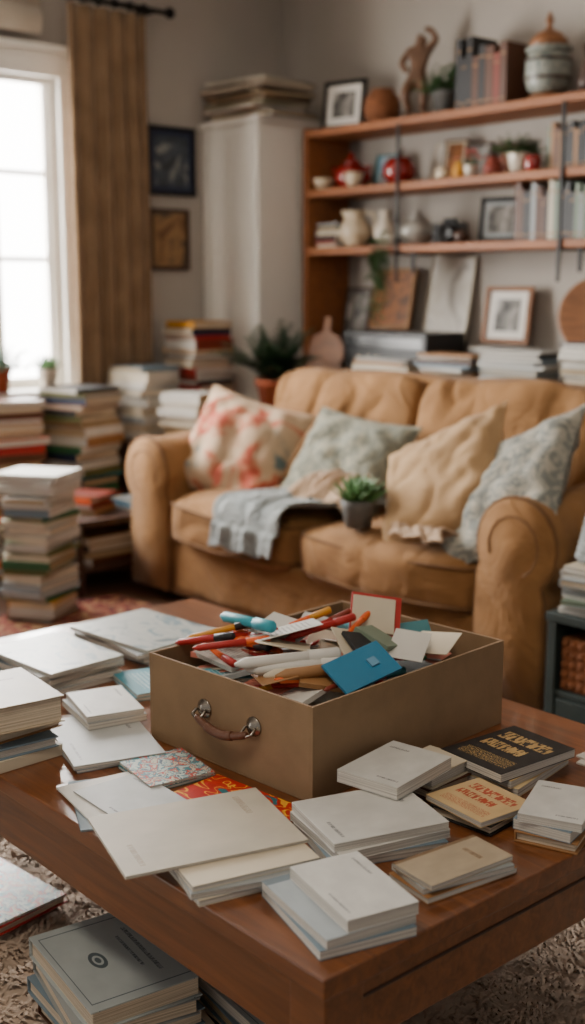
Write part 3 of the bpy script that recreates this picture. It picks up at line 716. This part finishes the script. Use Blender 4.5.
pillow('tan_pillow',.50,.50,.19,TR(-2.67,3.00,.645,D(-8),D(-38),D(-34)),pil_tan,2)
pillow('damask_pillow',.52,.52,.17,TR(-2.38,2.99,.655,D(-24),D(-38),D(-34)),pil_grey,7)

throw_g=Mfabric('throw_grey',(118,124,124),(144,148,146),.2,.6,14); throw_b=Mfabric('throw_beige',(156,126,98),(176,148,120),.2,.6,14)
def throw(name,pathf,w,m,seed,amp=.014,nu=50,nv=70,rz=0,cx=0,cy=0,solid=.007,shx=0):
    mb=MB()
    def fn(u,v):
        y,z=pathf(v); x=(u-.5)*w*(1+.15*math.sin(v*3+seed))+shx*v
        f=(math.sin(u*17+2.5*v+seed)+.6*math.sin(u*31-3*v+seed*2))*.5
        n=noise.noise((u*3+seed,v*4,seed))
        z+=amp*(1+f)+.012*(1+n); y-= (amp*(1+f) if z<.42 else 0)
        return (cx+x+.02*n+ (0.03*math.sin(v*5+seed)),cy+y,z)
    mb.grid(fn,nu,nv,m); return mb.build(name,solid=solid)
def path_hang(v):
    s=v*.54
    if s<.32: return (3.12-s, .497)
    s2=s-.32
    if s2<.08:
        a=s2/.08*pi/2; return (2.80-.065*math.sin(a)+.0, .497-.055*(1-math.cos(a)))
    return (2.732,.442-(s2-.08))
throw('throw_blanket',path_hang,.44,throw_g,2,.016,cx=-3.22,shx=-.22)
def path_heap(v):
    return (3.18-.26*v,.49+.08*math.sin(pi*v))
throw('throw_blanket',path_heap,.28,throw_b,5,.024,cx=-3.20,cy=.0,solid=.01)
def path_b2(v): return (2.93-.12*v,.49+.02*math.sin(pi*v))
throw('knit_scarf',path_b2,.26,throw_b,9,.010,cx=-2.60,cy=-.05,solid=.007)
potted('potted_succulent',-2.90,2.83,.490,.062,.095,grey_pot,'succ',leaf3,.115,6,50,False)

# ------------------------------------------------------------ side cabinet right of sofa
teal_w=M('teal_paint',(38,50,48),.55,var=.15,bmp=.2)
mb=MB(); cx,cy=-1.79,2.90; w,d,h=.40,.42,.38
for a in (-w/2+.015,w/2-.015): mb.box((.03,d,h),(cx+a,cy,h/2),teal_w)
mb.box((w,d+.02,.025),(cx,cy-.0,h+.0125),teal_w); mb.box((w-.06,d,.025),(cx,cy,.03),teal_w); mb.box((w-.06,d-.01,.02),(cx,cy,.17),teal_w); mb.box((w-.06,.012,h),(cx,cy+d/2-.006,h/2),teal_w)
mb.box((w-.07,.016,.115),(cx,cy-d/2+.01,.10),teal_w); mb.ball(.014,(cx,cy-d/2-.012,.10),steel)
mb.build('teal_side_cabinet',bevel=.003)
mb=MB()
mb.box((w-.08,d-.06,.15),(cx,cy-.01,.18+.077),wick)
for i in range(12):
    for k in range(5): mb.ball(.012,(cx-.15+i*.027,cy-d/2+.02,.197+k*.030),wick,8,sc=(1.1,.7,1.1))
mb.build('wicker_basket')
rstack('magazine_stack',cx-.03,cy-.02,.406,.54,.33,.34,['white','bluegrey','grey','white','ivory','sage'],D(8),.012,(.008,.024),7,61)
mb=MB()
for i in range(7):
    mb.tube([(cx-.10+(.09-.004*i)*math.cos(a*pi/12),cy-.06+(.09-.004*i)*math.sin(a*pi/12),.555+i*.019+.003*math.sin(a*3)) for a in range(25)],.0125,throw_g,8)
mb.ball(.075,(cx-.10,cy-.06,.63),throw_g,16,sc=(1,1,.9)); mb.build('yarn_basket')

# ------------------------------------------------------------ coffee table
tx0,tx1,ty0,ty1=-2.62,-1.0,.925,1.92; tz=.45
mb=MB(); tcx,tcy=(tx0+tx1)/2,(ty0+ty1)/2
mb.box((tx1-tx0,ty1-ty0,.030),(tcx,tcy,tz-.015),table_m)
mb.box((tx1-tx0-.03,ty1-ty0-.03,.014),(tcx,tcy,tz-.037),table_m)
for y in (ty0+.045,ty1-.045): mb.box((tx1-tx0-.12,.022,.11),(tcx,y,tz-.099),table_m)
for x in (tx0+.045,tx1-.045): mb.box((.022,ty1-ty0-.12,.11),(x,tcy,tz-.099),table_m)
for x in (tx0+.055,tx1-.055):
    for y in (ty0+.055,ty1-.055): mb.box((.07,.07,tz-.044-.024),(x,y,.024+(tz-.068)/2),table_m)
mb.box((.006,ty1-ty0-.15,.006),(tx1-.034,tcy,tz-.080),darkwood)
mb.build('coffee_table',bevel=.005,seg=3)

# ------------------------------------------------------------ kraft storage box
BT=TR(-1.628,1.515,tz+.0005,D(4)); bw,bd,bh,th=.43,.54,.17,.005
mb=MB()
mb.box((bw,bd,th),(0,0,th/2),kraft,T=BT)
for s in (-1,1):
    mb.box((th,bd,bh-th),(s*(bw/2-th/2),0,th+(bh-th)/2),kraft,T=BT); mb.box((bw-2*th,th,bh-th),(0,s*(bd/2-th/2),th+(bh-th)/2),kraft,T=BT)
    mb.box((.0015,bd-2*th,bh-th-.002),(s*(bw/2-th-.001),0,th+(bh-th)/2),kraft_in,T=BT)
for x in (-.055,.075):
    HT=BT@TR(x,-bd/2,.100,0,D(90))
    mb.lathe([(.018,0),(.018,.003),(.013,.006),(.010,.010),(.001,.012)],steel,T=HT,seg=20)
    mb.tube([(x-.012,-bd/2-.010,.100),(x-.012,-bd/2-.020,.092),(x,-bd/2-.022,.086),(x+.012,-bd/2-.020,.092),(x+.012,-bd/2-.010,.100)],.003,steel,8,T=BT)
pts=[]
for i in range(17):
    t=i/16; x=-.057+.134*t; pts.append((x,-bd/2-.020-.006*math.sin(pi*t),.090-.014*math.sin(pi*t)))
mb.tube(pts,[.005]+[.0070]*15+[.005],leather,8,T=BT)
mb.tube(pts[4:13],.0088,leather,10,T=BT)
mb.build('kraft_storage_box',bevel=.0012)
rnd=random.Random(21); mb=MB()
cols_p=[cv['orange'],cv['red'],cv['mustard'],cv['teal'],cv['turq'],cv['brick'],cv['orange'],cv['green'],cv['black'],cv['navy'],cv['red']]
def pen(p,yaw,pit,L,r,m,m2=None):
    T=Matrix.Translation(p)@Matrix.Rotation(yaw,4,'Z')@Matrix.Rotation(-pit,4,'Y')@Matrix.Rotation(D(90),4,'Y')
    mb.lathe([(r*.25,-L/2-r*1.8),(r,-L/2),(r,L*.18)],m,T=T,seg=10); mb.lathe([(r*1.12,L*.18),(r*1.12,L/2),(r*.8,L/2+r*.4),(.0005,L/2+r*.5)],m2 or m,T=T,seg=10)
def card(p,w,d,t,yaw,pit,rol,m):
    T=Matrix.Translation(p)@Matrix.Rotation(yaw,4,'Z')@Matrix.Rotation(pit,4,'X')@Matrix.Rotation(rol,4,'Y'); mb.box((w,d,t),(0,0,0),m,T=T)
for ax,ay,w,d,h,r,m in [(-.10,-.13,.16,.20,.09,3,'ivory'),(.09,-.13,.18,.2,.10,-4,'white'),(-.10,.12,.18,.22,.10,-3,'cream'),(.10,.13,.17,.22,.095,5,'grey')]:
    T=BT@TR(ax,ay,.007,D(r)); book(mb,0,0,0,w,d,h,0,cv[m],pages_w,False,T0=T)
for i in range(70):
    x=rnd.uniform(-.14,.14); y=rnd.uniform(-.19,.19); h=.125+rnd.uniform(0,.048)
    p=BT@Vector((x,y,h)); k=rnd.random()
    if k<.5: pen(p,rnd.uniform(0,pi),rnd.uniform(-.2,.25),rnd.uniform(.09,.14),rnd.uniform(.0045,.008),rnd.choice(cols_p),rnd.choice(cols_p))
    else: card(p,rnd.uniform(.06,.10),rnd.uniform(.08,.12),rnd.choice([.0012,.0012,.01]),rnd.uniform(0,pi),rnd.uniform(-.25,.25),rnd.uniform(-.25,.25),rnd.choice([cv['white'],cv['ivory'],t_white,cv['white'],cv['grey'],cv['pink'],t_turq,cv['tan']]))
V3=Vector
for i in range(16):
    pen(V3((-1.75+rnd.uniform(-.03,.06),1.37+rnd.uniform(-.05,.07),.615+rnd.uniform(0,.035))),D(rnd.uniform(-30,60)),rnd.uniform(-.1,.35),.13,.0068,rnd.choice([cv['orange'],cv['red'],cv['orange'],cv['mustard'],cv['brick']]),rnd.choice([cv['orange'],cv['red'],cv['black']]))
pen(V3((-1.735,1.40,.668)),D(-8),.12,.17,.011,cv['turq'],cv['turq'])
pen(V3((-1.66,1.52,.655)),D(80),.25,.14,.006,cv['red'],cv['brick']); pen(V3((-1.70,1.50,.655)),D(60),.35,.13,.007,cv['orange'],cv['mustard'])
pen(V3((-1.63,1.50,.662)),D(70),.2,.13,.007,cv['red'],cv['red']); pen(V3((-1.60,1.56,.660)),D(110),.2,.13,.006,cv['orange'],cv['orange'])
card(V3((-1.66,1.43,.662)),.11,.13,.0015,D(-30),D(12),D(-10),t_white)
card(V3((-1.70,1.46,.650)),.10,.10,.0015,D(20),D(8),D(10),cv['white']); card(V3((-1.63,1.40,.648)),.10,.09,.0015,D(50),D(-8),D(10),cv['ivory'])
card(V3((-1.61,1.62,.665)),.10,.09,.006,D(40),D(50),D(14),cv['red']); card(V3((-1.609,1.614,.669)),.084,.074,.006,D(40),D(50),D(14),cv['ivory'])
for i,(dx,dz,m) in enumerate([(0,0,'white'),(.028,-.006,'ivory'),(-.02,.012,'white'),(.045,.000,'tan')]):
    pen(V3((-1.555+dx,1.385+dx*.6,.626+dz)),D(52+i*4),.05,.17,.0115,cv[m],cv[m])
blue_c=M('cover_blue_card',(34,112,148),.4,var=.05)
card(V3((-1.468,1.445,.632)),.075,.13,.006,D(-4),D(10),D(30),blue_c); card(V3((-1.463,1.468,.6395)),.018,.018,.004,D(-4),D(10),D(30),cv['sky'])
card(V3((-1.50,1.60,.635)),.07,.09,.002,D(30),D(20),D(5),cv['white']); card(V3((-1.49,1.66,.630)),.09,.07,.002,D(15),D(22),D(-8),cv['ivory']); card(V3((-1.56,1.67,.630)),.08,.07,.008,D(55),D(20),D(-8),cv['teal'])
card(V3((-1.53,1.52,.638)),.07,.09,.008,D(75),D(22),D(15),cv['black']); card(V3((-1.555,1.51,.642)),.07,.09,.003,D(65),D(22),D(15),cv['ivory']); card(V3((-1.55,1.57,.644)),.06,.08,.010,D(100),D(18),D(10),cv['sage'])
mb.build('stationery_pile',bevel=.0005,seg=1)

# ------------------------------------------------------------ table books
Z0=tz+.0005
bstack('book_stack',-1.955,.980,Z0,[(.20,.15,.022,2+180,0,0,cv['ivory']),(.20,.145,.02,-3,0,.0,cv['bluegrey']),(.19,.14,.03,94,-.0,.0,cv['tan']),(.15,.20,.050,84,.01,.01,t_tan)])
bstack('magazine',-1.865,1.145,Z0,[(.25,.17,.006,-14,0,0,cv['bluegrey'],False),(.25,.17,.008,-18,.005,.002,t_ltgrey,False)])
bstack('booklet_stack',-1.965,1.215,Z0+.0142,[(.16,.12,.014,-12,0,0,cv['grey'],False),(.155,.115,.012,-16,0,.002,t_white2,False)])
bstack('magazine_stack',-2.29,1.29,Z0,[(.20,.27,.012,3+90,0,0,cv['grey'],False),(.26,.20,.010,-4,0,0,cv['white'],False),(.25,.20,.014,6,0,0,cv['bluegrey'],False),(.27,.20,.010,-3,0,0,t_ltgrey,False),(.26,.19,.008,4,.01,-.005,t_photo,False)])
bstack('magazine_stack',-2.34,1.57,Z0,[(.30,.22,.010,8,0,0,cv['bluegrey'],False),(.29,.22,.012,2,0,0,cv['white'],False),(.30,.22,.010,-5,.01,0,cv['grey'],False),(.29,.23,.008,6,0,0,t_photo,False)])
bstack('magazine_stack',-2.13,1.66,Z0,[(.17,.22,.010,12,0,0,cv['grey'],False),(.17,.22,.008,4,0,0,t_photo,False)])
bstack('booklet_stack',-2.07,1.41,Z0,[(.17,.15,.008,-20,0,0,t_turq,False),(.16,.14,.008,-14,0,0,t_turq,False)])
bstack('comic_book',-1.665,1.155,Z0,[(.13,.125,.006,-6,0,0,cv['teal'],False),(.13,.125,.006,-9,0,0,t_comic,False)])
bstack('comic_book',-1.475,1.165,Z0,[(.22,.12,.005,6,0,0,t_comic2,False)])
bstack('paper_stack',-1.62,1.02,Z0,[(.20,.14,.003,-25,0,0,cv['bluegrey'],False),(.19,.14,.003,-10,.0,.0,cv['white'],False),(.17,.13,.003,-2,.02,.02,t_ltgrey,False)])
bstack('booklet_stack',-1.315,1.035,Z0,[(.19,.20,.010,-14,0,0,cv['ivory'],False),(.20,.20,.009,-20,0,.0,cv['grey'],False),(.19,.20,.008,-15,-.01,0,cv['ivory'],False)])
bstack('folder',-1.395,1.02,Z0+.0275,[(.21,.285,.005,-17,0,0,t_folder,False)])
bstack('notebook_stack',-1.245,1.245,Z0+.0,[(.165,.195,.016,-22,0,0,cv['bluegrey'],False),(.165,.195,.014,-15,0,0,cv['white'],False),(.16,.195,.014,-18,0,0,t_white2,False)])
bstack('notebook_stack',-1.105,1.045,Z0,[(.185,.145,.014,-16,0,0,cv['bluegrey'],False),(.18,.14,.014,-12,0,0,t_bgrey,False),(.165,.110,.018,-14,.012,0.018,t_white2,False)])
bstack('booklet_stack',-1.075,1.25,Z0,[(.09,.17,.010,-8,0,0,cv['tan'],False),(.085,.16,.009,-14,0,0,cv['grey'],False),(.085,.16,.008,-6,0,0,t_tan,False)])
bstack('booklet_stack',-1.32,1.47,Z0,[(.09,.11,.02,0,0,0,cv['brown']),(.09,.11,.025,5,0,0,cv['ivory'])])
bstack('paperback_book',-1.315,1.375,Z0+.0455,[(.12,.165,.022,10,0,0,t_white2,False)])
bstack('book_stack',-1.185,1.44,Z0,[(.12,.11,.018,5,0,0,cv['black']),(.13,.12,.010,-6,0,0,t_cream,False)])
bstack('book_stack',-1.275,1.62,Z0,[(.15,.19,.016,10,0,0,cv['cream'],False),(.15,.19,.014,4,0,0,t_cream,False),(.145,.19,.016,-4,.01,-.01,t_black,False)])
bstack('notebook_stack',-1.065,1.49,Z0,[(.10,.14,.018,20,0,0,cv['tan']),(.095,.14,.018,14,0,0,cv['bluegrey'],False),(.10,.14,.014,24,0,0,t_white2,False)])
bstack('paper_stack',-1.12,1.82,Z0,[(.20,.14,.004,8,0,0,cv['white'],False),(.20,.14,.004,-3,0,0,t_white,False)])
flowers('flower_pot',-2.47,1.08,Z0,.05,.05,cream_cer,[petal_r,petal_w,petal_w,petal_p],.14,40,6)

# ------------------------------------------------------------ rugs
rugp=Mpattern('rug_persian',[(.25,(52,16,14)),(.42,(110,30,24)),(.5,(142,110,74)),(.56,(98,28,24)),(.7,(36,34,46))],9,1.6,'CONSTANT',.95,'noise',2,'Object',.2)
mb=MB(); mb.box((1.5,2.0,.008),(-3.52,1.72,.004),rugp); mb.build('patterned_rug')
rug_m=M('shag_pile',(184,164,146),.95,var=.2,scale=14,bmp=.4,bscale=90)
mb=MB(); rx0,rx1,ry0,ry1=-2.72,-.35,.25,2.45
def rg(u,v):
    x=rx0+(rx1-rx0)*u;y=ry0+(ry1-ry0)*v
    return (x,y,.014+.010*noise.noise((x*16,y*16,0)))
mb.grid(rg,200,190,rug_m); rnd=random.Random(2); vs=[];fs=[]
for i in range(46000):
    x=rnd.uniform(rx0,rx1);y=rnd.uniform(ry0,ry1); a=noise.noise((x*7,y*7,3))*5+rnd.uniform(-.7,.7); L=rnd.uniform(.018,.030); w=.0032
    dx,dy=math.cos(a),math.sin(a); o=len(vs); zz=.010+.010*noise.noise((x*16,y*16,0))
    vs+=[(x-dy*w,y+dx*w,zz),(x+dy*w,y-dx*w,zz),(x+dx*L*.5+dy*w,y+dy*L*.5-dx*w,zz+L*.55),(x+dx*L*.5-dy*w,y+dy*L*.5+dx*w,zz+L*.55),(x+dx*L*1.1,y+dy*L*1.1,zz+L*.35)]
    fs+=[(o,o+1,o+2,o+3),(o+3,o+2,o+4)]
mb.add(vs,fs,rug_m,smooth=True); mb.build('shag_rug')
bstack('comic_book',-2.16,1.06,.034,[(.24,.18,.018,10,0,0,cv['red']),(.24,.18,.006,6,0,0,t_comic,False)])
bstack('book_stack',-1.62,1.005,.034,[(.28,.24,.022,5,.02,.03,cv['brown']),(.26,.22,.02,-2,.01,.02,cv['ivory']),(.26,.21,.03,4,0,0,cv['bluegrey']),(.26,.21,.03,-3,0,0,cv['grey']),(.27,.20,.038,2,0,0,t_grey)],D(-10))
bstack('book_stack',-1.46,1.22,.034,[(.25,.19,.03,5,0,0,cv['ivory']),(.25,.19,.025,-2,0,0,cv['bluegrey']),(.25,.18,.02,2,0,0,t_grey,False)],D(-8))

# ------------------------------------------------------------ lights, world
w=bpy.data.worlds.new('world'); bpy.context.scene.world=w; w.use_nodes=True
nt=w.node_tree; bg=nt.nodes['Background']; bg.inputs[0].default_value=(1,.93,.85,1)
# overcast sky that is far brighter on the window (-X) side of the house
tc=N(nt,'ShaderNodeTexCoord'); sp=N(nt,'ShaderNodeSeparateXYZ'); nt.links.new(tc.outputs['Generated'],sp.inputs[0])
mr=N(nt,'ShaderNodeMapRange'); mr.inputs[1].default_value=-.55; mr.inputs[2].default_value=-.8; mr.inputs[3].default_value=.46; mr.inputs[4].default_value=16
nt.links.new(sp.outputs[0],mr.inputs[0]); nt.links.new(mr.outputs[0],bg.inputs[1])
cr=ramp(nt,mr.outputs[0],[(0,(1,.91,.80)),(1,(1,.97,.93))]); nt.links.new(cr,bg.inputs[0])
def area(name,loc,target,sx,sy,p,col):
    l=bpy.data.lights.new(name,'AREA'); l.shape='RECTANGLE'; l.size=sx; l.size_y=sy; l.energy=p; l.color=col
    o=bpy.data.objects.new(name,l); C.objects.link(o); o.location=loc
    o.rotation_euler=(Vector(target)-Vector(loc)).to_track_quat('-Z','Y').to_euler(); return o
area('window_daylight',(XL-.45,2.2,1.65),(0,2.4,.9),2.6,2.2,640,(1,.965,.91))
area('overhead_fill',(-1.2,.2,2.9),(-2.2,2.0,0),.9,.9,46,(1,.87,.70))  # added warm fill from overhead; stands for no real ceiling lamp

# ------------------------------------------------------------ camera
cam=bpy.data.cameras.new('camera'); co=bpy.data.objects.new('camera',cam); C.objects.link(co)
co.location=(0,0,1.3); co.rotation_euler=(D(90)-math.atan(225/1200),0,D(48.9))
cam.sensor_fit='VERTICAL'; cam.sensor_height=36; cam.lens=1200/1024*36; cam.clip_start=.05
cam.dof.use_dof=True; cam.dof.focus_distance=2.0; cam.dof.aperture_fstop=2.4
bpy.context.scene.camera=co
